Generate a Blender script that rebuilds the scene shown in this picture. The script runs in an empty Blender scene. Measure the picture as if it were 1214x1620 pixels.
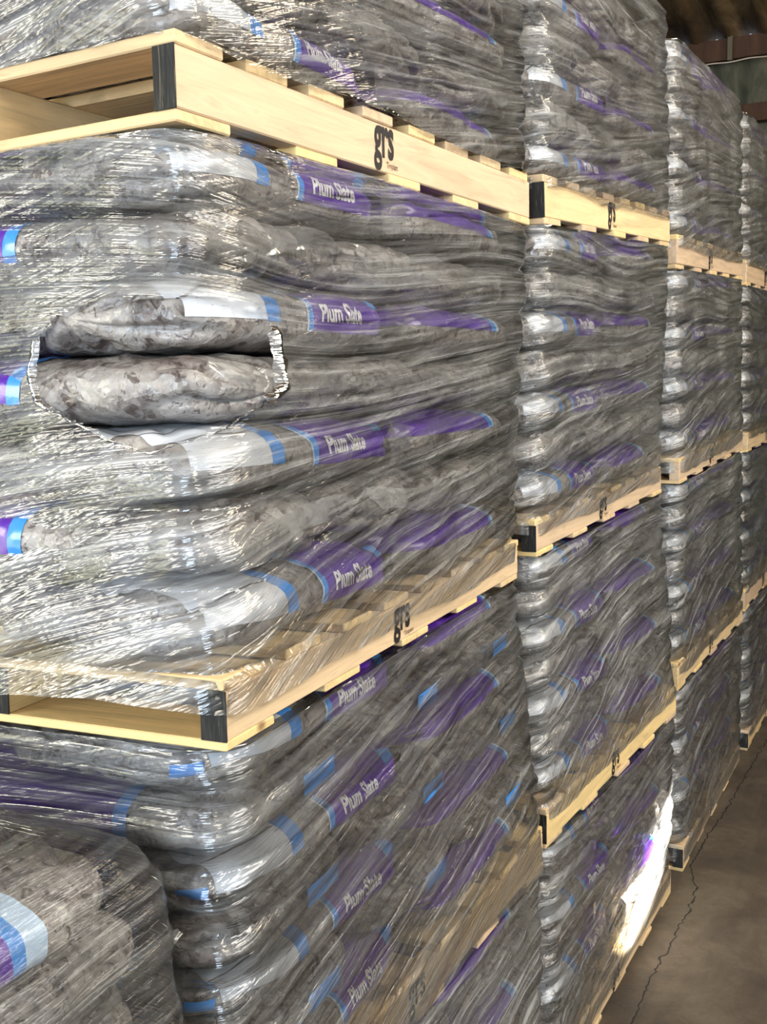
import bpy, bmesh, math, random
import numpy as np
from mathutils import Vector, Matrix, noise

scene = bpy.context.scene
col = scene.collection
PI = math.pi

# ------------------------------------------------------------------ camera
def make_camera():
    a, b, c = 0.50571842, -0.12624131, -0.03163526
    ca, sa, cb, sb, cc, sc = math.cos(a), math.sin(a), math.cos(b), math.sin(b), math.cos(c), math.sin(c)
    f = Vector((-sa * cb, ca * cb, sb)); r0 = Vector((ca, sa, 0)); u0 = r0.cross(f)
    r = cc * r0 + sc * u0; u = -sc * r0 + cc * u0
    cd = bpy.data.cameras.new('camera'); cam = bpy.data.objects.new('camera', cd); col.objects.link(cam)
    m = Matrix((r, u, -f)).transposed().to_4x4(); m.translation = Vector((0.80849438, -1.12516983, 1.80117498))
    cam.matrix_world = m
    cd.sensor_fit = 'AUTO'; cd.sensor_width = 36; cd.lens = 1729.145 * 36 / 1620
    cd.shift_x = 46.886 / 1620; cd.shift_y = -8.383 / 1620
    cd.clip_start = .02; cd.clip_end = 100
    scene.camera = cam
make_camera()

# ------------------------------------------------------------------ world, sun, lamps, exposure
world = bpy.data.worlds.new('world'); scene.world = world; world.use_nodes = True
bg = world.node_tree.nodes['Background']; bg.inputs[0].default_value = (.72, .82, 1, 1); bg.inputs[1].default_value = .9

SUN_D = Vector((-.75, .35, -.55)).normalized()
sd = bpy.data.lights.new('sun', 'SUN'); sd.energy = 170; sd.angle = .012; sd.color = (1, .96, .88)
so = bpy.data.objects.new('sun', sd); col.objects.link(so)
so.rotation_euler = SUN_D.to_track_quat('-Z', 'Y').to_euler()

def area(name, loc, target, sx, sy, power, color):
    d = bpy.data.lights.new(name, 'AREA'); d.shape = 'RECTANGLE'; d.size = sx; d.size_y = sy
    d.energy = power; d.color = color
    o = bpy.data.objects.new(name, d); col.objects.link(o); o.location = loc
    o.rotation_euler = (Vector(target) - Vector(loc)).to_track_quat('-Z', 'Y').to_euler()
    return o
area('door_daylight', (1.6, -5.6, 1.7), (.2, 3, 1.2), 2.4, 3.0, 300, (.70, .84, 1))
area('gate_daylight', (-3.0, -4.4, 3.4), (-.6, 0, 1.5), 1.6, 2.4, 135, (1, .93, .80))
area('aisle_fill', (2.9, 1.0, 3.3), (0, 1.3, 1.4), 3.6, 1.6, 190, (1, .95, .88))  # added fill to brighten the aisle-side faces, no known roof opening
area('strip_lamp', (2.2, 3.2, 4.2), (0, 2.8, 1.8), .5, 3.0, 55, (1, .84, .62))
area('near_strip_lamp', (1.9, -2.2, 4.2), (0, .4, 1.6), .5, 1.8, 40, (1, .88, .70))

area('end_bay_fill', (2.4, 5.6, 3.5), (-.8, 7.6, 4.5), .4, 1.2, 26, (1, .82, .58))  # added fill to bring out the roof ridges and end wall, no known fitting

scene.view_settings.view_transform = 'Standard'
scene.view_settings.look = 'None'
scene.view_settings.exposure = 0.24
scene.view_settings.gamma = 1
scene.view_settings.use_curve_mapping = False
cy = scene.cycles
cy.max_bounces = 8; cy.diffuse_bounces = 3; cy.glossy_bounces = 3; cy.transmission_bounces = 4
cy.transparent_max_bounces = 14; cy.caustics_reflective = False; cy.caustics_refractive = False
cy.use_denoising = True; cy.sample_clamp_indirect = 4

# ------------------------------------------------------------------ materials
class NT:
    def __init__(s, name):
        s.m = bpy.data.materials.new(name); s.m.use_nodes = True
        s.t = s.m.node_tree; s.t.nodes.clear(); s.out = s.n('ShaderNodeOutputMaterial')
    def n(s, typ, **kw):
        nd = s.t.nodes.new(typ)
        for k, v in kw.items():
            if k == 'I':
                for kk, vv in v.items():
                    if isinstance(vv, bpy.types.NodeSocket): s.t.links.new(vv, nd.inputs[kk])
                    else: nd.inputs[kk].default_value = vv
            else: setattr(nd, k, v)
        return nd
    def math(s, op, a, b=0.0, c=None, clamp=False):
        I = {0: a, 1: b}
        if c is not None: I[2] = c
        return s.n('ShaderNodeMath', operation=op, use_clamp=clamp, I=I).outputs[0]
    def ramp(s, f, stops):
        r = s.n('ShaderNodeValToRGB', I={0: f}); e = r.color_ramp.elements
        while len(e) > 1: e.remove(e[-1])
        for i, (p, c) in enumerate(stops):
            c = c if len(c) == 4 else (*c, 1)
            if i == 0: e[0].position = p; e[0].color = c
            else: x = e.new(p); x.color = c
        return r.outputs[0]
    def mix(s, f, a, b, bt='MIX'):
        r = s.n('ShaderNodeMix', data_type='RGBA', blend_type=bt)
        for i, v in ((0, f), (6, a), (7, b)):
            if isinstance(v, bpy.types.NodeSocket): s.t.links.new(v, r.inputs[i])
            else: r.inputs[i].default_value = v if i == 0 or len(v) == 4 else (*v, 1)
        return r.outputs[2]
    def vec(s, src, scale, loc=(0, 0, 0), rot=(0, 0, 0)):
        return s.n('ShaderNodeMapping', I={0: src, 1: loc, 2: rot, 3: scale}).outputs[0]
    def noise(s, v, sc, det=4, rough=.55, dist=0.0):
        return s.n('ShaderNodeTexNoise', I={'Vector': v, 'Scale': sc, 'Detail': det, 'Roughness': rough, 'Distortion': dist}).outputs[0]
    def done(s, sh): s.t.links.new(sh, s.out.inputs[0]); return s.m

def rnd_coord(k, kind='Object'):
    tc = k.n('ShaderNodeTexCoord').outputs[kind]
    oi = k.n('ShaderNodeObjectInfo').outputs['Random']
    off = k.n('ShaderNodeCombineXYZ', I={0: k.math('MULTIPLY', oi, 31.0), 1: k.math('MULTIPLY', oi, 17.0), 2: k.math('MULTIPLY', oi, 47.0)}).outputs[0]
    return k.n('ShaderNodeVectorMath', operation='ADD', I={0: tc, 1: off}).outputs[0], oi

def mat_bag():
    k = NT('slate_in_clear_plastic'); v, oi = rnd_coord(k)
    n0 = k.noise(v, 14, 3)
    vd = k.n('ShaderNodeVectorMath', operation='MULTIPLY_ADD', I={0: k.n('ShaderNodeTexNoise', I={'Vector': v, 'Scale': 30.0}).outputs[1], 1: (.05, .05, .05), 2: v}).outputs[0]
    vor = k.n('ShaderNodeTexVoronoi', I={'Vector': k.vec(vd, (1, 1, 1.6)), 'Scale': 42.0})
    chip = k.n('ShaderNodeSeparateColor', I={0: vor.outputs[1]}).outputs[0]
    chips = k.ramp(chip, [(0, (.040, .030, .027)), (.35, (.105, .083, .077)), (.7, (.165, .142, .134)), (1, (.26, .24, .225))])
    milk = k.ramp(k.math('ADD', k.noise(v, 26, 6, .65, .6), k.math('MULTIPLY', n0, .5)), [(.62, (0, 0, 0)), (.76, (.5, .5, .5)), (.95, (.9, .9, .9))])
    base = k.mix(milk, chips, (.41, .385, .355))
    fl = k.ramp(k.noise(v, 55, 4, .6, 1.2), [(.575, (0, 0, 0)), (.64, (.78, .78, .78))])
    base = k.mix(fl, base, (.055, .035, .030))
    h = k.math('ADD', k.math('MULTIPLY', vor.outputs[0], .7), k.noise(v, 38, 5, .6, .5))
    b1 = k.n('ShaderNodeBump', I={'Strength': .7, 'Distance': .006, 'Height': h}).outputs[0]
    cr = k.n('ShaderNodeTexNoise', noise_type='RIDGED_MULTIFRACTAL', I={'Vector': k.vec(v, (1, 1.4, 1)), 'Scale': 9.0, 'Detail': 4.0, 'Distortion': 1.0}).outputs[0]
    b2 = k.n('ShaderNodeBump', I={'Strength': .35, 'Distance': .008, 'Height': cr, 'Normal': b1}).outputs[0]
    p = k.n('ShaderNodeBsdfPrincipled', I={'Base Color': base, 'Roughness': .42, 'Normal': b1, 'Coat Weight': .55, 'Coat Roughness': .13, 'Coat Normal': b2, 'Specular IOR Level': .4})
    return k.done(p.outputs[0])

def mat_print(name, c, rough=.3, alpha=1.0, wear=.12):
    k = NT(name); v, oi = rnd_coord(k)
    n = k.noise(v, 60, 4, .6, .5)
    colr = k.mix(k.ramp(n, [(.55, (0, 0, 0)), (.75, (wear, wear, wear))]), c, (.45, .43, .41))
    b = k.n('ShaderNodeBump', I={'Strength': .5, 'Distance': .004, 'Height': k.noise(v, 34, 4)}).outputs[0]
    p = k.n('ShaderNodeBsdfPrincipled', I={'Base Color': colr, 'Roughness': rough, 'Normal': b, 'Coat Weight': .4, 'Coat Roughness': .12, 'Alpha': alpha})
    return k.done(p.outputs[0])

def mat_film(name, hz_lo, hz_hi, gloss, tint=(.80, .80, .78)):
    """thin stretch film: clear sheet with milky tension streaks and glossy creases; UV in metres"""
    k = NT(name)
    uv = k.n('ShaderNodeTexCoord').outputs['UV']
    oi = k.n('ShaderNodeObjectInfo').outputs['Random']
    off = k.n('ShaderNodeCombineXYZ', I={0: k.math('MULTIPLY', oi, 13.0), 1: k.math('MULTIPLY', oi, 29.0), 2: 0.0}).outputs[0]
    v0 = k.n('ShaderNodeVectorMath', operation='ADD', I={0: uv, 1: off}).outputs[0]
    # slow bending of the streak direction
    w1 = k.n('ShaderNodeTexNoise', I={'Vector': v0, 'Scale': 1.1, 'Detail': 0.0}).outputs[0]
    sep = k.n('ShaderNodeSeparateXYZ', I={0: v0})
    bend = k.math('MULTIPLY', k.math('SUBTRACT', w1, .5), .22)
    vy = k.math('ADD', sep.outputs[1], bend)
    vv = k.n('ShaderNodeCombineXYZ', I={0: sep.outputs[0], 1: vy, 2: 0.0}).outputs[0]
    st1 = k.noise(k.vec(vv, (1.0, 62, 1), rot=(0, 0, .0)), 1, 3, .6)
    st2 = k.noise(k.vec(vv, (2.2, 230, 1)), 1, 2, .6)
    st3 = k.noise(k.vec(k.vec(v0, (1, 1, 1), rot=(0, 0, -.22)), (1.6, 48, 1)), 1, 3, .6)
    blob = k.noise(k.vec(v0, (3.5, 8, 1)), 1, 4, .6)
    sm = k.math('ADD', k.math('MULTIPLY', st1, .5), k.math('ADD', k.math('MULTIPLY', st2, .25), k.math('MULTIPLY', st3, .25)))
    hz = k.ramp(k.math('ADD', k.math('MULTIPLY', sm, .80), k.math('MULTIPLY', blob, .24)),
                [(.45, (hz_lo,) * 3), (.54, ((hz_lo * .7 + hz_hi * .3),) * 3), (.62, (hz_hi,) * 3)])
    lump = k.noise(v0, 16, 3, .5, .6)
    h = k.math('ADD', k.math('MULTIPLY', st1, 1.0), k.math('ADD', k.math('MULTIPLY', st3, .8), k.math('ADD', k.math('MULTIPLY', lump, .45), k.math('MULTIPLY', st2, .25))))
    bump = k.n('ShaderNodeBump', I={'Strength': 1.0, 'Distance': .0066, 'Height': h}).outputs[0]
    tr = k.n('ShaderNodeBsdfTransparent', I={0: (.97, .97, .965, 1)}).outputs[0]
    df = k.n('ShaderNodeBsdfDiffuse', I={0: (*tint, 1), 'Normal': bump}).outputs[0]
    tl = k.n('ShaderNodeBsdfTranslucent', I={0: (*tint, 1), 'Normal': bump}).outputs[0]
    milk = k.n('ShaderNodeMixShader', I={0: .35, 1: df, 2: tl}).outputs[0]
    hz = k.math('MULTIPLY', hz, k.math('ADD', .8, k.math('MULTIPLY', oi, .45)))
    a = k.n('ShaderNodeMixShader', I={0: hz, 1: tr, 2: milk}).outputs[0]
    gl = k.n('ShaderNodeBsdfGlossy', I={0: (1, 1, 1, 1), 'Roughness': .09, 'Normal': bump}).outputs[0]
    fr = k.n('ShaderNodeFresnel', I={0: 1.5, 'Normal': bump}).outputs[0]
    fac = k.math('MULTIPLY', fr, gloss, clamp=True)
    
    return k.done(k.n('ShaderNodeMixShader', I={0: fac, 1: a, 2: gl}).outputs[0])

def mat_wood(name, axis, tone):
    k = NT(name); v, oi = rnd_coord(k)
    sc = [14, 14, 14]; sc[axis] = 1.3
    g = k.noise(k.vec(v, sc), 2.2, 5, .6, 1.2)
    sc2 = [90, 90, 90]; sc2[axis] = 4
    fine = k.noise(k.vec(v, sc2), 1.5, 3)
    c = k.ramp(g, [(.3, tuple(x * .72 for x in tone)), (.48, tone), (.62, tuple(min(1, x * 1.13) for x in tone)), (.72, tuple(x * .80 for x in tone))])
    c = k.mix(k.math('MULTIPLY', fine, .35), c, tuple(x * .62 for x in tone))
    hs = k.n('ShaderNodeHueSaturation', I={'Hue': k.math('ADD', .49, k.math('MULTIPLY', oi, .02)), 'Saturation': k.math('ADD', .85, k.math('MULTIPLY', oi, .25)), 'Value': k.math('ADD', .78, k.math('MULTIPLY', oi, .3)), 'Color': c}).outputs[0]
    # knots
    sk = [3, 3, 3]; sk[axis] = 1.5
    vk = k.n('ShaderNodeTexVoronoi', I={'Vector': k.vec(v, sk), 'Scale': 2.0}).outputs[0]
    hs = k.mix(k.ramp(vk, [(.05, (.8, .8, .8)), (.10, (0, 0, 0))]), hs, (.16, .08, .03))
    b = k.n('ShaderNodeBump', I={'Strength': .5, 'Distance': .0015, 'Height': fine}).outputs[0]
    p = k.n('ShaderNodeBsdfPrincipled', I={'Base Color': hs, 'Roughness': .72, 'Normal': b})
    return k.done(p.outputs[0])

def mat_black_end():
    k = NT('black_painted_end_grain'); v, oi = rnd_coord(k)
    g = k.noise(k.vec(v, (160, 160, 12)), 1, 4, .6, 2.0)
    c = k.ramp(g, [(.45, (.007, .007, .007)), (.62, (.03, .028, .022)), (.70, (.17, .13, .08))])
    p = k.n('ShaderNodeBsdfPrincipled', I={'Base Color': c, 'Roughness': .8})
    return k.done(p.outputs[0])

def mat_simple(name, c, rough=.6, metal=0.0):
    k = NT(name)
    return k.done(k.n('ShaderNodeBsdfPrincipled', I={'Base Color': (*c, 1), 'Roughness': rough, 'Metallic': metal}).outputs[0])

def mat_floor():
    k = NT('dusty_brown_concrete'); v = k.n('ShaderNodeTexCoord').outputs['Object']
    a = k.noise(v, 3.2, 7, .68, .4); b = k.noise(v, 70, 4, .7); d = k.noise(k.vec(v, (7, 1.2, 1)), 2, 4)
    c = k.ramp(a, [(.36, (.036, .026, .016)), (.5, (.072, .053, .034)), (.66, (.15, .118, .078))])
    c = k.mix(k.math('MULTIPLY', b, .6), c, (.05, .038, .026))
    c = k.mix(k.ramp(d, [(.5, (0, 0, 0)), (.7, (.35, .35, .35))]), c, (.13, .105, .07))
    bp = k.n('ShaderNodeBump', I={'Strength': .6, 'Distance': .006, 'Height': k.math('ADD', b, a)}).outputs[0]
    return k.done(k.n('ShaderNodeBsdfPrincipled', I={'Base Color': c, 'Roughness': .8, 'Normal': bp}).outputs[0])

def mat_sheet(name, c1, c2, c3, sc=(5, 5, 1.2)):
    k = NT(name); v = k.n('ShaderNodeTexCoord').outputs['Object']
    a = k.noise(k.vec(v, sc), 2, 6, .65, .6)
    c = k.ramp(a, [(.32, c1), (.5, c2), (.68, c3)])
    return k.done(k.n('ShaderNodeBsdfPrincipled', I={'Base Color': c, 'Roughness': .75}).outputs[0])

M = dict(
    bag=mat_bag(),
    purple=mat_print('purple_print', (.095, .024, .33), .28, wear=.10),
    blue=mat_print('blue_print', (.05, .27, .74), .28, wear=.06),
    pale=mat_print('pale_blue_edge_print', (.50, .66, .84), .3),
    white=mat_print('white_panel_print', (.60, .63, .68), .32, wear=.35),
    text=mat_print('white_lettering_print', (.80, .78, .84), .35, wear=.3),
    line=mat_print('grey_fold_line', (.14, .12, .12), .4),
    flap=mat_film('clear_seal_flap', .10, .42, 1.3),
    film=mat_film('stretch_film', .035, .56, 1.25),
    film_near=mat_film('near_stretch_film', .02, .46, 1.45),
    film_low=mat_film('loose_stretch_film', .01, .26, .85),
    rim=mat_film('torn_film_edge', .12, .5, 2.0, (.9, .9, .9)),
    woodx=mat_wood('pine_board', 0, (.78, .56, .30)),
    woody=mat_wood('pine_stringer', 1, (.80, .58, .32)),
    black=mat_black_end(), ink=mat_simple('black_stamp_ink', (.012, .008, .008), .7),
    ink2=mat_simple('brown_stamp_ink', (.12, .05, .03), .7),
    floor=mat_floor(), crack=mat_simple('dark_crack_dirt', (.012, .009, .007), .95),
    sheet=mat_sheet('green_grey_sheet', (.035, .038, .025), (.075, .080, .055), (.13, .125, .085)),
    roofm=mat_sheet('rusty_roof_sheet', (.018, .010, .004), (.10, .062, .026), (.24, .17, .09), (3, .45, 3)),
    rail=mat_sheet('brown_rail', (.035, .014, .006), (.065, .028, .012), (.09, .042, .02)),
    wire=mat_simple('pale_wire', (.6, .5, .45), .4),
)

# ------------------------------------------------------------------ mesh helpers
def mesh_obj(name, verts, faces, mat, parent=None, smooth=True, uvs=None):
    me = bpy.data.meshes.new(name); me.from_pydata([tuple(map(float, v)) for v in verts], [], faces)
    if smooth: me.polygons.foreach_set('use_smooth', [True] * len(me.polygons))
    me.materials.append(mat)
    if uvs is not None:
        l = me.uv_layers.new(name='UVMap'); vi = np.empty(len(me.loops), dtype=np.int32)
        me.loops.foreach_get('vertex_index', vi); l.data.foreach_set('uv', np.asarray(uvs, dtype=np.float32)[vi].ravel())
    me.update()
    o = bpy.data.objects.new(name, me); col.objects.link(o)
    if parent: o.parent = parent
    return o

def box_geo(x0, x1, y0, y1, z0, z1, V, F):
    b = len(V)
    V += [(x0, y0, z0), (x1, y0, z0), (x1, y1, z0), (x0, y1, z0), (x0, y0, z1), (x1, y0, z1), (x1, y1, z1), (x0, y1, z1)]
    F += [tuple(b + i for i in f) for f in ((0, 3, 2, 1), (4, 5, 6, 7), (0, 1, 5, 4), (1, 2, 6, 5), (2, 3, 7, 6), (3, 0, 4, 7))]

def box_mesh(name, dims, mat, bevel=.002):
    V, F = [], []
    box_geo(*dims, V, F)
    me = bpy.data.meshes.new(name); bm = bmesh.new()
    vs = [bm.verts.new(v) for v in V]
    for f in F: bm.faces.new([vs[i] for i in f])
    if bevel: bmesh.ops.bevel(bm, geom=list(bm.edges), offset=bevel, segments=1, affect='EDGES')
    bm.to_mesh(me); bm.free(); me.materials.append(mat)
    return me

def link(name, me, parent=None, M_=None):
    o = bpy.data.objects.new(name, me); col.objects.link(o)
    if parent: o.parent = parent
    if M_ is not None: o.matrix_local = M_
    return o

def text_geo(s, size, cut, bold=0.0, xs=1.0):
    """triangulated lettering cut into small pieces so that it can follow a curved bag; starts at x=0, baseline y=0"""
    cu = bpy.data.curves.new('t', 'FONT'); cu.body = s; cu.size = size; cu.offset = bold
    cu.resolution_u = 3
    o = bpy.data.objects.new('t', cu); col.objects.link(o)
    dg = bpy.context.evaluated_depsgraph_get(); me = bpy.data.meshes.new_from_object(o.evaluated_get(dg))
    bpy.data.objects.remove(o); bpy.data.curves.remove(cu)
    bm = bmesh.new(); bm.from_mesh(me); bpy.data.meshes.remove(me)
    bmesh.ops.scale(bm, vec=(xs, 1, 1), verts=bm.verts)
    if cut:
        x1 = max(v.co.x for v in bm.verts); y0 = min(v.co.y for v in bm.verts); y1 = max(v.co.y for v in bm.verts)
        for i in range(int(x1 / cut) + 1):
            bmesh.ops.bisect_plane(bm, geom=list(bm.verts) + list(bm.edges) + list(bm.faces), plane_co=(i * cut, 0, 0), plane_no=(1, 0, 0))
        for i in range(int(y0 / cut) - 1, int(y1 / cut) + 1):
            bmesh.ops.bisect_plane(bm, geom=list(bm.verts) + list(bm.edges) + list(bm.faces), plane_co=(0, i * cut, 0), plane_no=(0, 1, 0))
    bm.verts.index_update()
    V = [(v.co.x, v.co.y) for v in bm.verts]; F = [tuple(v.index for v in f.verts) for f in bm.faces]
    bm.free()
    return V, F

# ------------------------------------------------------------------ slate bag
NI, NJ = 72, 80
class Bag:
    """a filled pillow bag: length along X (2a), width along Y (2b), height H from z=0; printed side faces -Y"""
    def __init__(s, seed, a=.293, b=.198, H=.092, ends_print=False):
        s.a = a; rng = random.Random(seed)
        ph = np.linspace(-PI / 2, PI / 2, NI + 1); s.xs = a * np.sin(ph) * (1 - .0 * np.abs(np.sin(ph)))
        t = np.abs(np.sin(ph))
        ry = np.clip(1 - t ** 6.5, 0, 1) ** .42; rz = np.clip(1 - t ** 5, 0, 1) ** .46
        # equal arc length around the middle section
        th = np.linspace(0, 2 * PI, 2001)
        cy_ = np.sign(np.cos(th)) * np.abs(np.cos(th)) ** .55; sz = np.sign(np.sin(th)) * np.abs(np.sin(th)) ** .66
        Y = -b * cy_; Z = H / 2 * sz
        d = np.concatenate([[0], np.cumsum(np.hypot(np.diff(Y), np.diff(Z)))]); s.P = d[-1]
        tt = np.linspace(0, s.P, NJ + 1)[:-1]; Yj = np.interp(tt, d, Y); Zj = np.interp(tt, d, Z)
        off = Vector((seed * 7.3, seed * 3.1, seed * 1.7))
        G = np.zeros((NI + 1, NJ, 3))
        G[:, :, 0] = s.xs[:, None]; G[:, :, 1] = Yj[None] * ry[:, None]; G[:, :, 2] = Zj[None] * rz[:, None]
        # sag and skew
        sk = rng.uniform(-.012, .012)
        G[:, :, 1] += sk * (s.xs[:, None] / a)
        D = np.zeros((NI + 1, NJ))
        for i in range(NI + 1):
            e = max(0, t[i] - .62) / .38
            for j in range(NJ):
                p = Vector(G[i, j]); q = p + off
                n1 = noise.noise(q * 13) * .006; n2 = abs(noise.noise(q * 34)) * .006 - .0015
                n3 = noise.noise(q * 75) * .0016
                ang = math.atan2(p.z * 2.2, p.y)
                wp = ang + .5 * noise.noise(q * 9); cre = -((1 - abs(math.sin(wp * 4.5 + seed))) ** 2.2 * .018 + (1 - abs(math.sin(wp * 8 + 2 * seed))) ** 3 * .010 - .006) * min(1, e * 1.6)
                n1 += noise.noise(q * 5.5) * .007
                side = min(1, abs(p.y) / (b * .8)) if True else 1
                D[i, j] = (n1 + n2 + n3) * (.55 + .45 * max(side, e)) + cre
        # normals
        N = s.normals(G)
        fade = np.clip((1 - t) * 14, 0, 1)[:, None]
        G += N * (D * fade)[..., None]
        # knot of creases where the end is gathered
        for i in range(NI + 1):
            e = max(0, t[i] - .93) / .07
            G[i, :, 0] += np.sign(s.xs[i]) * e * .006 * np.sin(np.arange(NJ) * 2 * PI * 7 / NJ + seed) * (1 - e)
        G[:, :, 2] = np.clip(G[:, :, 2], -H / 2 - .003, H / 2 + .004) + H / 2
        s.G = G; s.N = s.normals(G); s.H = H; s.b = b
    @staticmethod
    def normals(G):
        du = np.gradient(G, axis=0); dv = np.roll(G, -1, 1) - np.roll(G, 1, 1)
        n = np.cross(du, dv); n /= np.linalg.norm(n, axis=2, keepdims=True) + 1e-12
        mid = G.mean(axis=1, keepdims=True); sgn = np.sign((n * (G - mid)).sum(2).mean())
        return n * sgn
    def at(s, x, t, o=.0012):
        """point on the surface at length position x and arc length t from the middle of the printed side, up is +"""
        fi = np.interp(x, s.xs, np.arange(NI + 1)); i = min(int(fi), NI - 1); u = fi - i
        fj = (t / s.P * NJ) % NJ; j = int(fj) % NJ; v = fj - int(fj); j1 = (j + 1) % NJ
        w = ((i, j, (1 - u) * (1 - v)), (i + 1, j, u * (1 - v)), (i, j1, (1 - u) * v), (i + 1, j1, u * v))
        p = sum(s.G[a_, b_] * c for a_, b_, c in w); n = sum(s.N[a_, b_] * c for a_, b_, c in w)
        return p + n * o
    def body(s):
        V = s.G.reshape(-1, 3); F = []
        for i in range(NI):
            for j in range(NJ):
                j1 = (j + 1) % NJ; F.append((i * NJ + j, i * NJ + j1, (i + 1) * NJ + j1, (i + 1) * NJ + j))
        return V, F
    def patch(s, x0, x1, t0, t1, o=.0012, wob=.0, nx=None, nt=None):
        nx = nx or max(2, int((x1 - x0) / .006)); nt = nt or max(2, int((t1 - t0) / .006)); V = []; F = []
        for i in range(nx + 1):
            for j in range(nt + 1):
                t = t0 + (t1 - t0) * j / nt
                V.append(s.at(x0 + (x1 - x0) * i / nx + wob * math.sin(t * 30), t, o))
        for i in range(nx):
            for j in range(nt):
                q = i * (nt + 1) + j; F.append((q, q + nt + 1, q + nt + 2, q + 1))
        return V, F

def join(*gs):
    V, F = [], []
    for v, f in gs:
        b = len(V); V += list(v); F += [tuple(b + i for i in q) for q in f]
    return V, F

TEXT = text_geo('Plum Slate', .036, .006, .0012, .76)
def mk(name, g, mat):
    me = bpy.data.meshes.new(name); me.from_pydata([tuple(map(float, v)) for v in g[0]], [], g[1])
    me.polygons.foreach_set('use_smooth', [True] * len(me.polygons)); me.materials.append(mat); me.update()
    return me

def ear(bag, end, seed, ln=.055):
    """a clear corner flap of the end seal, lying flat against the outer side of the bag beyond its corner"""
    V = []; F = []; n = 9
    for i in range(n + 1):
        for j in range(n + 1):
            u = i / n; v = j / n
            al = -.035 + u * (ln + .035)
            zz = bag.H * (.10 + .80 * v) * (1 - u * .62) + bag.H * .62 * u * .62 * 1.1
            w_ = .004 * math.sin(v * 9 + seed) * u + .006 * noise.noise(Vector((u * 4, v * 5, seed)))
            if end: V.append((bag.a * .985 + .003 + w_ + .004 * u, bag.b * .86 + al, zz))
            else: V.append((bag.a * .93 + al, -bag.b * .985 - .003 - w_, zz))
    for i in range(n):
        for j in range(n):
            q = i * (n + 1) + j; F.append((q, q + n + 1, q + n + 2, q + 1))
    return V, F

def fin(bag, sx, seed):
    """clear end seal: a wide limp sheet folded down over the bag end, running to a point at one corner"""
    V = []; F = []; nx, ny = 7, 44
    for i in range(nx + 1):
        for j in range(ny + 1):
            u = i / nx; v = j / ny
            y = -bag.b * .86 + v * (bag.b * 1.72 + .038)
            top = .80 - .10 * math.sin(v * 5 + seed); hgt = (.46 + .12 * math.sin(v * 4 + seed * 2)) * (1 if v < .82 else 1 - (v - .82) / .18 * .85)
            if v < .1: hgt *= .3 + v * 7
            z = bag.H * (top - hgt * u + (.0 if v < .82 else -(v - .82) * .8))
            e = abs(y) / bag.b
            x = bag.a * (.998 - .035 * min(1, e) ** 5) + .0045 + .004 * u + .004 * noise.noise(Vector((v * 12, u * 3, seed))) + .003 * math.sin(v * 30 + seed) * u
            V.append((sx * x, y, z))
    for i in range(nx):
        for j in range(ny):
            q = i * (ny + 1) + j; F.append((q, q + ny + 1, q + ny + 2, q + 1))
    return V, F

def end_mark(bag, seed):
    V = []; F = []
    for i in range(5):
        for j in range(5):
            V.append((bag.a * .985 + .019 - .003 * (j / 4) ** 2, bag.b * (-.12 + .48 * j / 4), bag.H * (.52 + .32 * i / 4)))
    for i in range(4):
        for j in range(4):
            q = i * 5 + j; F.append((q, q + 1, q + 6, q + 5))
    return V, F

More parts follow.
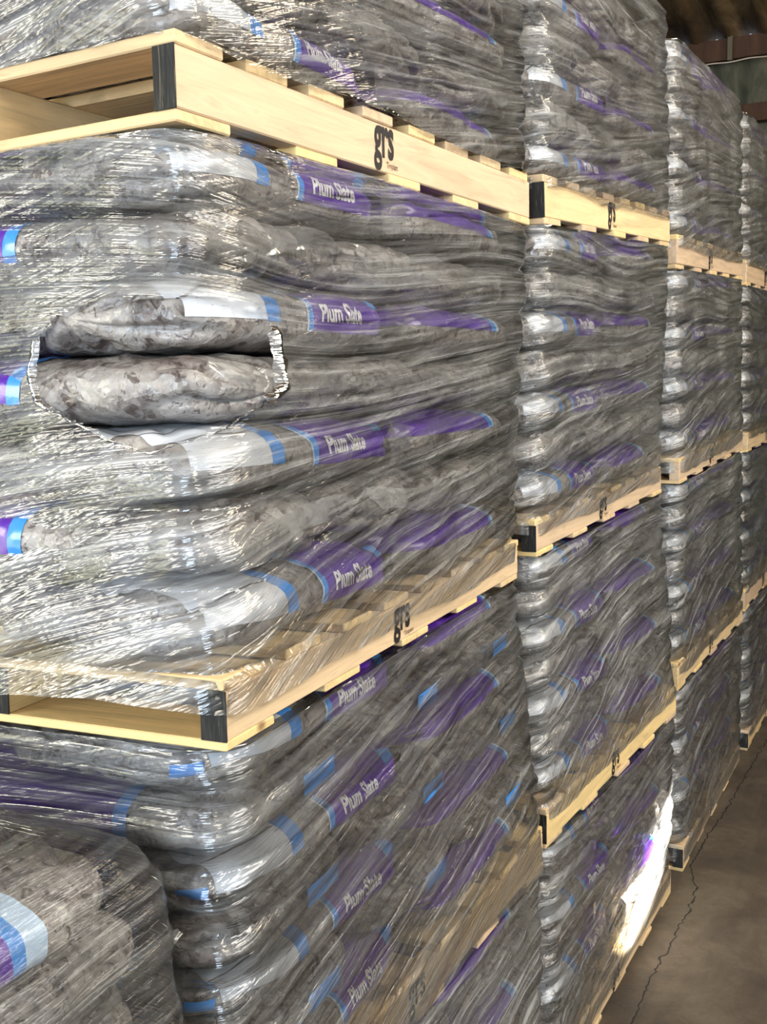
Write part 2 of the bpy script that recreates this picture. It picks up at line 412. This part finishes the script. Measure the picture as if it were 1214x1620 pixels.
BAGS = []
for sd_ in range(6):
    bg_ = Bag(sd_ + 1); a = bg_.a; x0 = -a; TOPM = bg_.P / 4; FARM = bg_.P / 2   # arc length from side middle to top centre
    q = {}
    q['body'] = mk('slate_bag', bg_.body(), M['bag'])
    q['white_panel'] = mk('white_panel', bg_.patch(x0 + .040, x0 + .172, -.004, TOPM), M['white'])
    q['panel_line'] = mk('panel_fold_line', join(bg_.patch(x0 + .042, x0 + .168, .050, .0535, .0020, nt=2), bg_.patch(x0 + .040, x0 + .172, .112, .114, .0020, nt=2)), M['line'])
    q['panel_stripe'] = mk('blue_stripe', join(bg_.patch(x0 + .172, x0 + .205, -.006, TOPM, .0014)), M['blue'])
    q['band'] = mk('purple_band', bg_.patch(x0 + .295, x0 + .572, -.016, TOPM, .0012), M['purple'])
    q['band_edge'] = mk('blue_edge', bg_.patch(x0 + .283, x0 + .295, -.016, TOPM, .0014, nx=2), M['blue'])
    q['pale_edge'] = mk('pale_edge', bg_.patch(x0 + .279, x0 + .2835, -.016, TOPM, .0013, nx=2), M['pale'])
    for nm_, e_ in (('a', .175), ('c', .205)):
        q['bandf' + nm_] = mk('purple_band', bg_.patch(x0 + e_, x0 + .575, TOPM, FARM - (.006 if nm_ == 'a' else -.032), .0012), M['purple'])
        q['edgef' + nm_] = mk('blue_edge', bg_.patch(x0 + e_ - .02, x0 + e_, TOPM, FARM - (.006 if nm_ == 'a' else -.032), .0014, nx=3), M['blue'])
        q['palef' + nm_] = mk('pale_edge', bg_.patch(x0 + e_ - (.032 if nm_ == 'a' else .05), x0 + e_ - .0195, TOPM, FARM - (.006 if nm_ == 'a' else -.032), .0013, nx=2), M['pale'])
    for nm_, e_ in (('hi', .285), ('lo', .42)):
        q['bandx' + nm_] = mk('purple_band', bg_.patch(x0 + .05, x0 + e_, -.012, FARM + .01, .0012), M['purple'])
        q['edgex' + nm_] = mk('blue_edge', bg_.patch(x0 + e_, x0 + e_ + .022, -.014, FARM + .01, .0014, nx=3), M['blue'])
    tv = [bg_.at(x0 + .318 + x, .000 + y, .0026) for x, y in TEXT[0]]
    q['lettering'] = mk('lettering', (tv, TEXT[1]), M['text'])
    tri = [(u, v) for u in range(7) for v in range(7)]
    TV = []; TF = []
    for u in range(7):
        for v in range(7):
            f_ = v / 6; TV.append(bg_.at(x0 + .475 + .062 * (u / 6) * (1 - .0) + (1 - u / 6) * f_ * .03, .024 + f_ * .036 * (1 - .8 * (u / 6)) , .0024))
    for u in range(6):
        for v in range(6):
            i_ = u * 7 + v; TF.append((i_, i_ + 7, i_ + 8, i_ + 1))
    q['triangle'] = mk('blue_triangle', (TV, TF), M['blue'])
    q['end_mark'] = mk('blue_end_mark', end_mark(bg_, sd_), M['blue'])
    q['corner_mark'] = mk('blue_mark', bg_.patch(x0 + .016, x0 + .034, -.022, .008, .004, nx=4), M['blue'])
    e1 = ear(bg_, False, sd_); e2 = ear(bg_, True, sd_ + 9)
    q['flap'] = mk('corner_flap', e1, M['flap']); q['flap2'] = mk('corner_flap', e2, M['flap'])
    q['seal'] = mk('end_seal', fin(bg_, 1, sd_), M['flap']); q['seal2'] = mk('end_seal', fin(bg_, -1, sd_ + 4), M['flap'])
    BAGS.append((bg_, q))

# ------------------------------------------------------------------ stack frames: (column, tier) -> x, y, z, yaw, tilt of the pallet; thickness
TH = {1: .096, 2: .0994, 3: .085, 4: .110, 5: .1}
Z0 = {1: 0.0, 2: .6558, 3: 1.3698, 4: 2.1043, 5: 2.835}
FR = {
    (0, 1): (.010, -.055, 0, 0, 0), (0, 2): (.0093, -.0525, -.0004, -.004, 0), (0, 3): (.0850, -.1379, -.0037, .075, -.020), (0, 4): (-.050, .004, .0081, -.024, -.013),
    (1, 1): (.0, 1.25, 0, -.01, 0), (1, 2): (-.0126, 1.2507, -.0064, -.032, -.018), (1, 3): (-.0193, 1.2183, -.0088, 0, .008), (1, 4): (-.0193, 1.2997, .0051, -.005, .036),
    (2, 1): (.0146, 2.6202, .0, .007, -.008), (2, 2): (-.0012, 2.6001, .0047, -.013, -.013), (2, 3): (.0058, 2.5684, .0129, -.002, .015), (2, 4): (-.0108, 2.5918, -.0127, -.005, .021),
    (3, 1): (.02, 3.96, 0, .0, 0), (3, 2): (.0, 3.94, 0, 0, 0), (3, 3): (.01, 3.90, .01, 0, .0), (3, 4): (-.01, 3.93, .0, 0, .0),
    (-1, 2): (.035, -1.36, -.02, .0, .0),
}
for c in range(4):
    x, y, z, ya, ti = FR[(c, 4)]; FR[(c, 5)] = (x - .01, y, z - .0, ya, ti * .5)
FR[(-1, 3)] = (.02, -1.36, -.100, 0, 0)

def pallet_matrix(c, l):
    x, y, z, yaw, tilt = FR[(c, l)]
    return Matrix.Translation((x, y, Z0[l] + z)) @ Matrix.Rotation(yaw, 4, 'Z') @ Matrix.Rotation(tilt, 4, 'X')

def frame(c, l, w):
    """matrix at height fraction w between the top of pallet (c,l) and the underside of pallet (c,l+1)"""
    a = FR[(c, l)]; b = FR[(c, l + 1)]
    za = Z0[l] + a[2] + TH[l]; zb = Z0[l + 1] + b[2]
    p = [a[i] * (1 - w) + b[i] * w for i in range(5)]
    return Matrix.Translation((p[0], p[1], za + (zb - za) * w)) @ Matrix.Rotation(p[3], 4, 'Z') @ Matrix.Rotation(p[4], 4, 'X')
def gap_h(c, l):
    a = FR[(c, l)]; b = FR[(c, l + 1)]; return Z0[l + 1] + b[2] - (Z0[l] + a[2] + TH[l])

STACK = {-1: 'low foreground stack', 0: 'nearest stack', 1: 'second stack back', 2: 'third stack back', 3: 'farthest stack'}
TIER = {1: 'floor tier', 2: 'second tier', 3: 'third tier', 4: 'top tier'}
ORD = ['bottom', 'second', 'third', 'fourth', 'fifth', 'sixth', 'seventh']

# ------------------------------------------------------------------ the shed
def tag(o, label, cat, group=None):
    o['label'] = label; o['category'] = cat
    if group: o['group'] = group

def corrugated(name, p0, du, dv, width, height, pitch, amp, mat, hole=None):
    """sheet from p0, waves along du, running along dv"""
    du = Vector(du).normalized(); dv = Vector(dv).normalized(); n = du.cross(dv); V = []; F = []
    nu = int(width / pitch * 8); nv = max(2, int(height / .6))
    for i in range(nu + 1):
        for j in range(nv + 1):
            u = width * i / nu
            V.append(Vector(p0) + du * u + dv * (height * j / nv) + n * (amp * math.sin(u / pitch * 2 * PI)))
    for i in range(nu):
        for j in range(nv):
            q = i * (nv + 1) + j; F.append((q, q + nv + 1, q + nv + 2, q + 1))
    o = mesh_obj(name, V, F, mat); o['kind'] = 'structure'; return o

# floor with a wandering crack
V, F = [], []
box_geo(-4.5, 3.4, -6.2, 8.6, -.15, 0, V, F)
fl = mesh_obj('floor', V, F, M['floor'], smooth=False); fl['kind'] = 'structure'
pts = [(.075, 4.154), (.06, 3.6), (.053, 3.246), (.035, 2.95), (.030, 2.676), (.085, 2.5), (.094, 2.354), (.085, 2.2), (.089, 2.091), (.075, 1.9), (.087, 1.72), (.07, 1.5), (.12, 1.2), (.10, .8), (.15, .3), (.12, -.4), (.18, -1.2)]
V, F = [], []; k_ = 0
for a_, b_ in zip(pts[:-1], pts[1:]):
    nseg = max(3, int(abs(a_[1] - b_[1]) / .012))
    for i in range(nseg):
        f_ = i / nseg; x = a_[0] + (b_[0] - a_[0]) * f_; y = a_[1] + (b_[1] - a_[1]) * f_
        x += .014 * noise.noise(Vector((y * 22, 1, 0))) + .008 * noise.noise(Vector((y * 70, 5, 0)))
        w_ = .0018 + .0045 * abs(noise.noise(Vector((y * 30, 9, 0))))
        V += [(x - w_, y, .0012), (x + w_, y, .0012)]
for i in range(len(V) // 2 - 1): F.append((2 * i, 2 * i + 1, 2 * i + 3, 2 * i + 2))
mesh_obj('crack', V, F, M['crack'], fl)

# far end wall, rails and roof
corrugated('wall_back', (-4.5, 8.0, 0), (1, 0, 0), (0, 0, 1), 7.9, 4.15, .20, .022, M['sheet'])
corrugated('wall_left', (-4.5, -6.2, 0), (0, 1, 0), (0, 0, 1), 14.3, 4.7, .20, .022, M['sheet'])
for nm, z0, z1 in (('trim_1', 3.56, 3.69), ('trim_2', 4.035, 4.19)):
    V, F = [], []; box_geo(-4.4, 3.3, 7.87, 7.96, z0, z1, V, F); o = mesh_obj(nm, V, F, M['rail'], smooth=False); o['kind'] = 'structure'
V, F = [], []; box_geo(-.80, -.765, 7.83, 7.868, 4.02, 4.20, V, F)
o = mesh_obj('trim_3', V, F, mat_simple('pale_bracket', (.12, .10, .06)), smooth=False); o['kind'] = 'structure'
V, F = [], []
for i in range(81):
    x = -3 + i * .05; z = 4.012 + .004 * math.sin(i * 1.1)
    for a_ in range(5): V.append((x, 7.85 + .006 * math.cos(a_ * 2 * PI / 5), z + .006 * math.sin(a_ * 2 * PI / 5)))
for i in range(80):
    for a_ in range(5): F.append((i * 5 + a_, i * 5 + (a_ + 1) % 5, i * 5 + 5 + (a_ + 1) % 5, i * 5 + 5 + a_))
o = mesh_obj('wire', V, F, M['wire']); tag(o, 'pale thin wire strung below the upper brown rail of the end wall', 'wire')
ck = .22
corrugated('ceiling', (-4.6, 8.0, 4.19), (1, 0, 0), (0, -1, ck), 8.0, 14.9, .25, .042, M['roofm'])

# side wall beyond the aisle; its slanting gap is invented, shaped for the sun streak
WX = 3.2
def back(y, z):
    t = (WX - .02) / -SUN_D.x; return (y - SUN_D.y * t, z - SUN_D.z * t)
band_l = [(2.50, .44), (2.30, .335), (2.217, .285), (2.059, .21), (1.913, .145), (1.84, .11)]
band_r = [(2.56, .38), (2.46, .23), (2.37, .195), (2.24, .125), (2.10, .095), (1.96, .085)]
bl = [back(*p) for p in band_l]; br = [back(*p) for p in band_r]
V, F = [], []
def quad(a_, b_, c_, d_):
    b0 = len(V)
    for p in (a_, b_, c_, d_): V.append((WX, p[0], p[1]))
    F.append((b0, b0 + 1, b0 + 2, b0 + 3))
Y0, Y1, ZT = -6.2, 8.3, 7.6
top = bl[0]; bot = bl[-1]
# upper-left side of the gap (towards -Y/up)
for i in range(len(bl) - 1):
    quad((Y0, bl[i][1]), (Y0, bl[i + 1][1]), bl[i + 1], bl[i])
quad((Y0, ZT), (Y0, bl[0][1]), bl[0], (bl[0][0], ZT))
for i in range(len(br) - 1):
    quad(br[i], br[i + 1], (Y1, br[i + 1][1]), (Y1, br[i][1]))
quad((bl[0][0], ZT), bl[0], br[0], (br[0][0], ZT)); quad((br[0][0], ZT), br[0], (Y1, br[0][1]), (Y1, ZT))
quad((Y0, bl[-1][1]), (Y0, 0), (bl[-1][0], 0), bl[-1]); quad(bl[-1], (bl[-1][0], 0), (br[-1][0], 0), br[-1]); quad(br[-1], (br[-1][0], 0), (Y1, 0), (Y1, br[-1][1]))
o = mesh_obj('wall_right', V, F, M['sheet'], smooth=False); o['kind'] = 'structure'

# ------------------------------------------------------------------ pallets
L = 1.2; PW = 1.0
def pallet_meshes():
    r = {}
    r['top'] = box_mesh('top_board', (-PW, 0, 0, .100, -.0, .016), M['woodx'])
    r['bottom'] = box_mesh('bottom_board', (-PW, 0, 0, .115, 0, .014), M['woodx'])
    r['stringer'] = box_mesh('stringer', (-.034, 0, 0, L, 0, .070), M['woody'])
    r['end'] = box_mesh('painted_end', (-.0345, .0005, -.0012, .001, -.0005, .0705), M['black'], .0005)
    V, F = text_geo('grs', .090, 0, .0022, .62); V2, F2 = text_geo('Timplant', .0125, 0, .0001, .9)
    r['stamp'] = mk('stamp_lettering', ([(0.0012, x, y) for x, y in V], F), M['ink'])
    r['small'] = mk('small_stamp_lettering', ([(0.0014, x, y) for x, y in V2], F2), M['ink2'])
    for k in ('stamp', 'small'): r[k].polygons.foreach_set('use_smooth', [False] * len(r[k].polygons))
    return r
PM = pallet_meshes()
rng = random.Random(5)
def make_pallet(c, l):
    th = TH[l]; s = th / .1
    root = bpy.data.objects.new('pallet', None); col.objects.link(root); root.empty_display_size = .1
    root.matrix_world = pallet_matrix(c, l) @ Matrix.Diagonal((1, 1, s, 1))
    tag(root, 'pale pine pallet under the %s load of the %s' % (TIER[l], STACK[c]), 'pallet', 'pine pallets under the wrapped loads')
    for i in range(8):
        y = i * (L - .100) / 7; link('top_board', PM['top'], root, Matrix.Translation((rng.uniform(-.004, .003), y + rng.uniform(-.004, .004) * (0 < i < 7), .084)))
    for i in range(5):
        y = i * (L - .115) / 4; link('bottom_board', PM['bottom'], root, Matrix.Translation((rng.uniform(-.003, .004), y + rng.uniform(-.008, .008) * (0 < i < 4), 0)))
    for i in range(4):
        x = -i * (PW - .034) / 3
        st = link('stringer', PM['stringer'], root, Matrix.Translation((x, 0, .014)))
        if c < 2 or l == 1: e = link('painted_end', PM['end'], st); e['label'] = 'black painted stringer end'
        if i == 0:
            a = link('stamp_lettering', PM['stamp'], st, Matrix.Translation((0, .505, .0235))); a['label'] = 'black stamped letters grs'
            b = link('stamp_lettering', PM['small'], st, Matrix.Translation((0, .545, .0085))); b['label'] = 'tiny brown stamped word'
    return root

# ------------------------------------------------------------------ bags of one load
def place_bag(Mx, var, kind, label, group, far='a', blue_end=False, flap=True):
    bg_, q = BAGS[var]
    o = link('slate_bag', q['body']); o.matrix_world = Mx
    tag(o, label, 'bag', group)
    if kind == 'long':
        wp = link('white_panel', q['white_panel'], o); wp['label'] = 'white printed panel'
        s_ = link('blue_stripe', q['panel_stripe'], wp); s_['label'] = 'blue stripe'
        link('fold_line', q['panel_line'], wp)
        b = link('purple_band', q['band'], o); b['label'] = 'purple printed band'
        link('blue_edge', q['band_edge'], b); link('pale_edge', q['pale_edge'], b)
        bf = link('purple_band', q['bandf' + far], o); bf['label'] = 'purple band on the plain side'
        link('blue_edge', q['edgef' + far], bf); link('pale_edge', q['palef' + far], bf)
        t = link('lettering', q['lettering'], b); t['label'] = 'white words Plum Slate'
        link('blue_triangle', q['triangle'], b)
    else:
        b = link('purple_band', q['bandx' + far], o); b['label'] = 'purple printed band'
        link('blue_edge', q['edgex' + far], b)
    if kind == 'long' and blue_end: e = link('blue_mark', q['corner_mark'], o); e['label'] = 'blue mark at the gathered corner'
    if kind == 'end': link('end_seal', q['seal'], o)
    elif flap: link('corner_flap', q['flap'], o)
    if blue_end and kind == 'end':
        e = link('blue_mark', q['end_mark'], o); e['label'] = 'blue mark at the sealed end'
    return o

def load(c, l, n, deep=False, kmin=0, kmax=99, tone=''):
    H = gap_h(c, l); pitch = H / n; rg = random.Random(c * 31 + l * 7)
    grp = 'slate bags of the %s load in the %s' % (TIER[l], STACK[c])
    for k in range(n):
        if not kmin <= k < kmax: continue
        Fm = frame(c, l, k / n)
        sz = pitch / .092 * 1.00
        top_odd = (n - 1 - k) % 2 == 0
        lay = ORD[k] + ' layer' if k < n - 1 else 'uppermost layer'
        def put(x, y, rot, kind, where, j=.004, blue=False, flap=True):
            m = Fm @ Matrix.Translation((x + rg.uniform(-j, j * .5), y + rg.uniform(-j, j), .0)) @ Matrix.Rotation(rot + rg.uniform(-.012, .012), 4, 'Z') @ Matrix.Diagonal((1, 1, sz, 1))
            if c < 0 and k == n - 1: m = Matrix.Translation((-.025, -.02, -.012)) @ m
            look = 'lengthwise slate bag' if kind == 'long' else 'crosswise slate bag'
            place_bag(m, rg.randrange(6), kind, '%s, %s of %s, %s, %s' % (look, where, lay, TIER[l], STACK[c]), grp, blue_end=blue, far=('c' if c < 0 else 'a') if kind == 'long' else ('hi' if l > 2 else 'lo'), flap=flap)
        if top_odd:
            put(-.206, .300, PI / 2, 'long', 'near half', blue=(l == 2 and c == 0))
            put(-.206, .897, -PI / 2, 'long', 'far half', flap=False)
            if deep: put(-.712, .205, PI, 'long', 'behind the corner bag', flap=False)
        else:
            for i in range(3):
                put(-.300, .203 + .397 * i, 0, 'end', ('near end', 'middle', 'far end')[i], blue=(l == 2 and c == 0))
            if deep: put(-.80, .300, PI / 2, 'long', 'inner side', flap=False)

# ------------------------------------------------------------------ stretch film around a load
def film(c, l, n, bottom=.02, ns=150, nz=150, depth=.35, mat='film', cap=.10, hole=None, seed=0, zlo=None, tight=1.0):
    H = gap_h(c, l); seed = seed or (c * 5 + l * 3 + 1)
    D = 1.0 if depth > .9 else depth
    R = .045; o = .006
    # perimeter polyline, s=0 at the near front corner, negative along the end face
    segs = []
    s_end = -(D - R); s_front = L - 2 * R; arc = R * PI / 2
    def per(s):
        # returns x,y,nx,ny
        if s < -arc / 2:
            d = -s - arc / 2; return (-R - d, -o, 0, -1)
        if s < arc / 2:
            a_ = (s + arc / 2) / arc * PI / 2; return (-R + (R + o) * math.sin(a_), R - (R + o) * math.cos(a_), math.sin(a_), -math.cos(a_))
        if s < arc / 2 + s_front: return (o, R + s - arc / 2, 1, 0)
        if s < arc * 1.5 + s_front:
            a_ = (s - arc / 2 - s_front) / arc * PI / 2; return (-R + (R + o) * math.cos(a_), L - R + (R + o) * math.sin(a_), math.cos(a_), math.sin(a_))
        return (-R - (s - arc * 1.5 - s_front), L + o, 0, 1)
    s0 = -(D - R) - arc / 2; s1 = arc * 1.5 + s_front + .25
    wb = -bottom / H; w1 = 1.0
    rows = nz + 1; V = []; UV = []; F = []
    sl = [s0 + (s1 - s0) * i / ns for i in range(ns + 1)]
    fr = []
    ph = seed * 1.37
    slope = (.10, -.10, .16, .05, .14)[seed % 5]
    for j in range(rows):
        w = wb + (w1 - wb) * j / nz; Fm = frame(c, l, w)
        zrel = w * H
        lay = (w * n) % 1.0; g = abs(math.sin(PI * w * n)) if 0 < w < 1 else .6
        for i, s in enumerate(sl):
            x, y, nx, ny = per(s)
            near_c = math.exp(-(min(abs(s), abs(s - (arc + s_front))) / .10) ** 2)
            groove = (1 - g ** .5) * (-.004 - (.022 if s < .3 else .010) * near_c)
            sl_ = slope - .32 * (w - .55); zz = zrel - sl_ * s
            r1 = noise.noise(Vector((s * 2.2 + seed, zz * 30, seed))) * .0045
            r2 = noise.noise(Vector((s * 5 + seed, zz * 75, seed + 4))) * .0018
            r3 = noise.noise(Vector((s * 7, zrel * 7, seed + 9))) * .008
            if c > 0 and -.2 < s < .10: r3 += (.5 - abs(noise.noise(Vector((s * 26, zrel * 30, seed)))) * 2) * .012 * (1 - max(0, s) * 10)
            if c <= 0: r3 += noise.noise(Vector((s * 13 + seed, zrel * 17, seed + 21))) * .016 * math.exp(-(s / .09) ** 2)
            d = groove * tight + r1 + r2 + r3 + .002
            if l == 2 and c == -1: d -= .045 * max(0, (w - .80) / .2) ** 2.2
            if w < 0: d = .002 + r2 * .5 + .3 * r1; 
            zoff = 0
            if j == 0: zoff = .018 * noise.noise(Vector((s * 3.0, seed, 2))) + .006 * noise.noise(Vector((s * 14, seed, 7)))
            elif w < 0: zoff = (1 - (w - wb) / -wb) * (.018 * noise.noise(Vector((s * 3.0, seed, 2))) + .006 * noise.noise(Vector((s * 14, seed, 7))))
            p = Fm @ Vector((x + nx * d, y + ny * d, zoff)); V.append(p); UV.append((s, p.z - sl_ * s))
    nc = 10
    for j in range(1, nc + 1):
        f_ = j / nc
        Fm = frame(c, l, 1.0)
        for i, s in enumerate(sl):
            x, y, nx, ny = per(s)
            if c < 0: x -= nx * .040; y -= ny * .040
            k_ = 1 - cap * f_
            xx = -.5 + (x + .5) * k_ if True else x; yy = .6 + (y - .6) * k_
            zt = -.012 * math.sin(f_ * PI / 2) + .010 * noise.noise(Vector((xx * 7, yy * 7, seed))) * (1 if cap > .5 else .2)
            p = Fm @ Vector((xx, yy, zt + (.060 * math.sin(min(1, f_ * 2.2) * PI / 2) if cap > .5 else -.004))); V.append(p); UV.append((s, p.z - (slope - .144) * s + f_ * cap * .5))
    tot = rows + nc; W = ns + 1
    def inside(px, py, poly):
        r = False
        for a_ in range(len(poly)):
            x1, y1 = poly[a_]; x2, y2 = poly[a_ - 1]
            if (y1 > py) != (y2 > py) and px < (x2 - x1) * (py - y1) / (y2 - y1) + x1: r = not r
        return r
    for j in range(tot - 1):
        for i in range(ns):
            q = j * W + i
            if hole:
                sc_ = (sl[i] + sl[i + 1]) / 2; zc = (V[q].z + V[q + W].z) / 2
                if inside(sc_, zc, hole): continue
            F.append((q, q + 1, q + W + 1, q + W))
    ob = mesh_obj('stretch_film', V, F, M[mat], None, True, UV)
    tag(ob, 'clear stretch film wrapped round the %s load of the %s' % (TIER[l], STACK[c]), 'plastic wrap', 'stretch film wraps')
    if hole:
        # crumpled edge of the tear
        HV, HF, HU = [], [], []; pl = []; tops = []
        for a_ in range(len(hole)):
            p, q2 = hole[a_], hole[(a_ + 1) % len(hole)]; m_ = max(2, int(math.hypot(p[0] - q2[0], p[1] - q2[1]) / .004))
            for t in range(m_): pl.append((p[0] + (q2[0] - p[0]) * t / m_, p[1] + (q2[1] - p[1]) * t / m_))
        cx_ = sum(p[0] for p in pl) / len(pl); cz_ = sum(p[1] for p in pl) / len(pl)
        za = Z0[l] + FR[(c, l)][2] + TH[l]; K = 6
        for i, (s, z) in enumerate(pl):
            right = 1.0 if (s > .125 and z < 1.86) else (.45 if s < -.215 and z < 1.85 else .0)
            if z > 1.875: continue_top = True
            else: continue_top = False
            tops.append(continue_top)
            for j in range(K):
                f_ = (j / (K - 1)) * 2 - .9
                nn = noise.noise(Vector((i * .10, j * .5, 3))); n2 = noise.noise(Vector((i * .25, j * .9, 8)))
                s2 = s + (cx_ - s) * .08 * f_ * right + .005 * nn * right; z2 = z + (cz_ - z) * .12 * f_ * right + .004 * n2
                x, y, nx, ny = per(s2); d = .007 + .010 * right * math.sin((f_ + .9) / 2 * PI) + .006 * n2 * right
                w = (z2 - za) / H; HV.append(frame(c, l, w) @ Vector((x + nx * d, y + ny * d, 0))); HU.append((s2, z2))
        m_ = len(pl)
        for i in range(m_):
            if tops[i] or tops[(i + 1) % m_]: continue
            for j in range(K - 1): a_ = i * K + j; b_ = ((i + 1) % m_) * K + j; HF.append((a_, b_, b_ + 1, a_ + 1))
        e = mesh_obj('torn_edge', HV, HF, M['rim'], ob, True, HU); e['label'] = 'crumpled torn edge of the hole in the film'
    return ob

HOLE = [(-.235, 1.770), (-.245, 1.80), (-.235, 1.845), (-.20, 1.880), (-.15, 1.893), (-.06, 1.897), (.04, 1.893), (.10, 1.889), (.135, 1.880), (.150, 1.85), (.156, 1.822), (.16, 1.78), (.12, 1.762), (.05, 1.745), (-.01, 1.722), (-.06, 1.706), (-.11, 1.718), (-.18, 1.745)]

NL = {1: 6, 2: 7, 3: 7, 4: 7}
for c in range(4):
    for l in range(1, 5):
        if (c, l) != (0, 1): make_pallet(c, l)
        n = NL[l]
        if (c, l) == (0, 1): load(c, l, n, kmin=2)
        elif (c, l) == (0, 4): load(c, l, n, deep=True, kmax=5)
        else: load(c, l, n, deep=(c == 0), kmax=6 if (c, l) == (1, 4) else 99)
        if c == 0:
            film(c, l, n, bottom={1: .0, 2: .095, 3: .040, 4: .004}[l], ns=230, nz=190, depth=1.0, mat='film_near' if l > 1 else 'film', hole=HOLE if l == 3 else None)
        else:
            film(c, l, n, bottom={1: .05, 2: .03, 3: .035, 4: .03}[l] + .012 * ((c * 7 + l * 3) % 3 - 1), ns=120, nz=110 if c > 1 else 130, depth=.3)
make_pallet(-1, 2)
load(-1, 2, 6, deep=False, kmin=1)
film(-1, 2, 6, bottom=.02, ns=200, nz=140, depth=.9, mat='film_low', cap=.8, seed=3, tight=.25)
print('bags', len([o for o in bpy.data.objects if o.name.startswith('slate_bag')]))
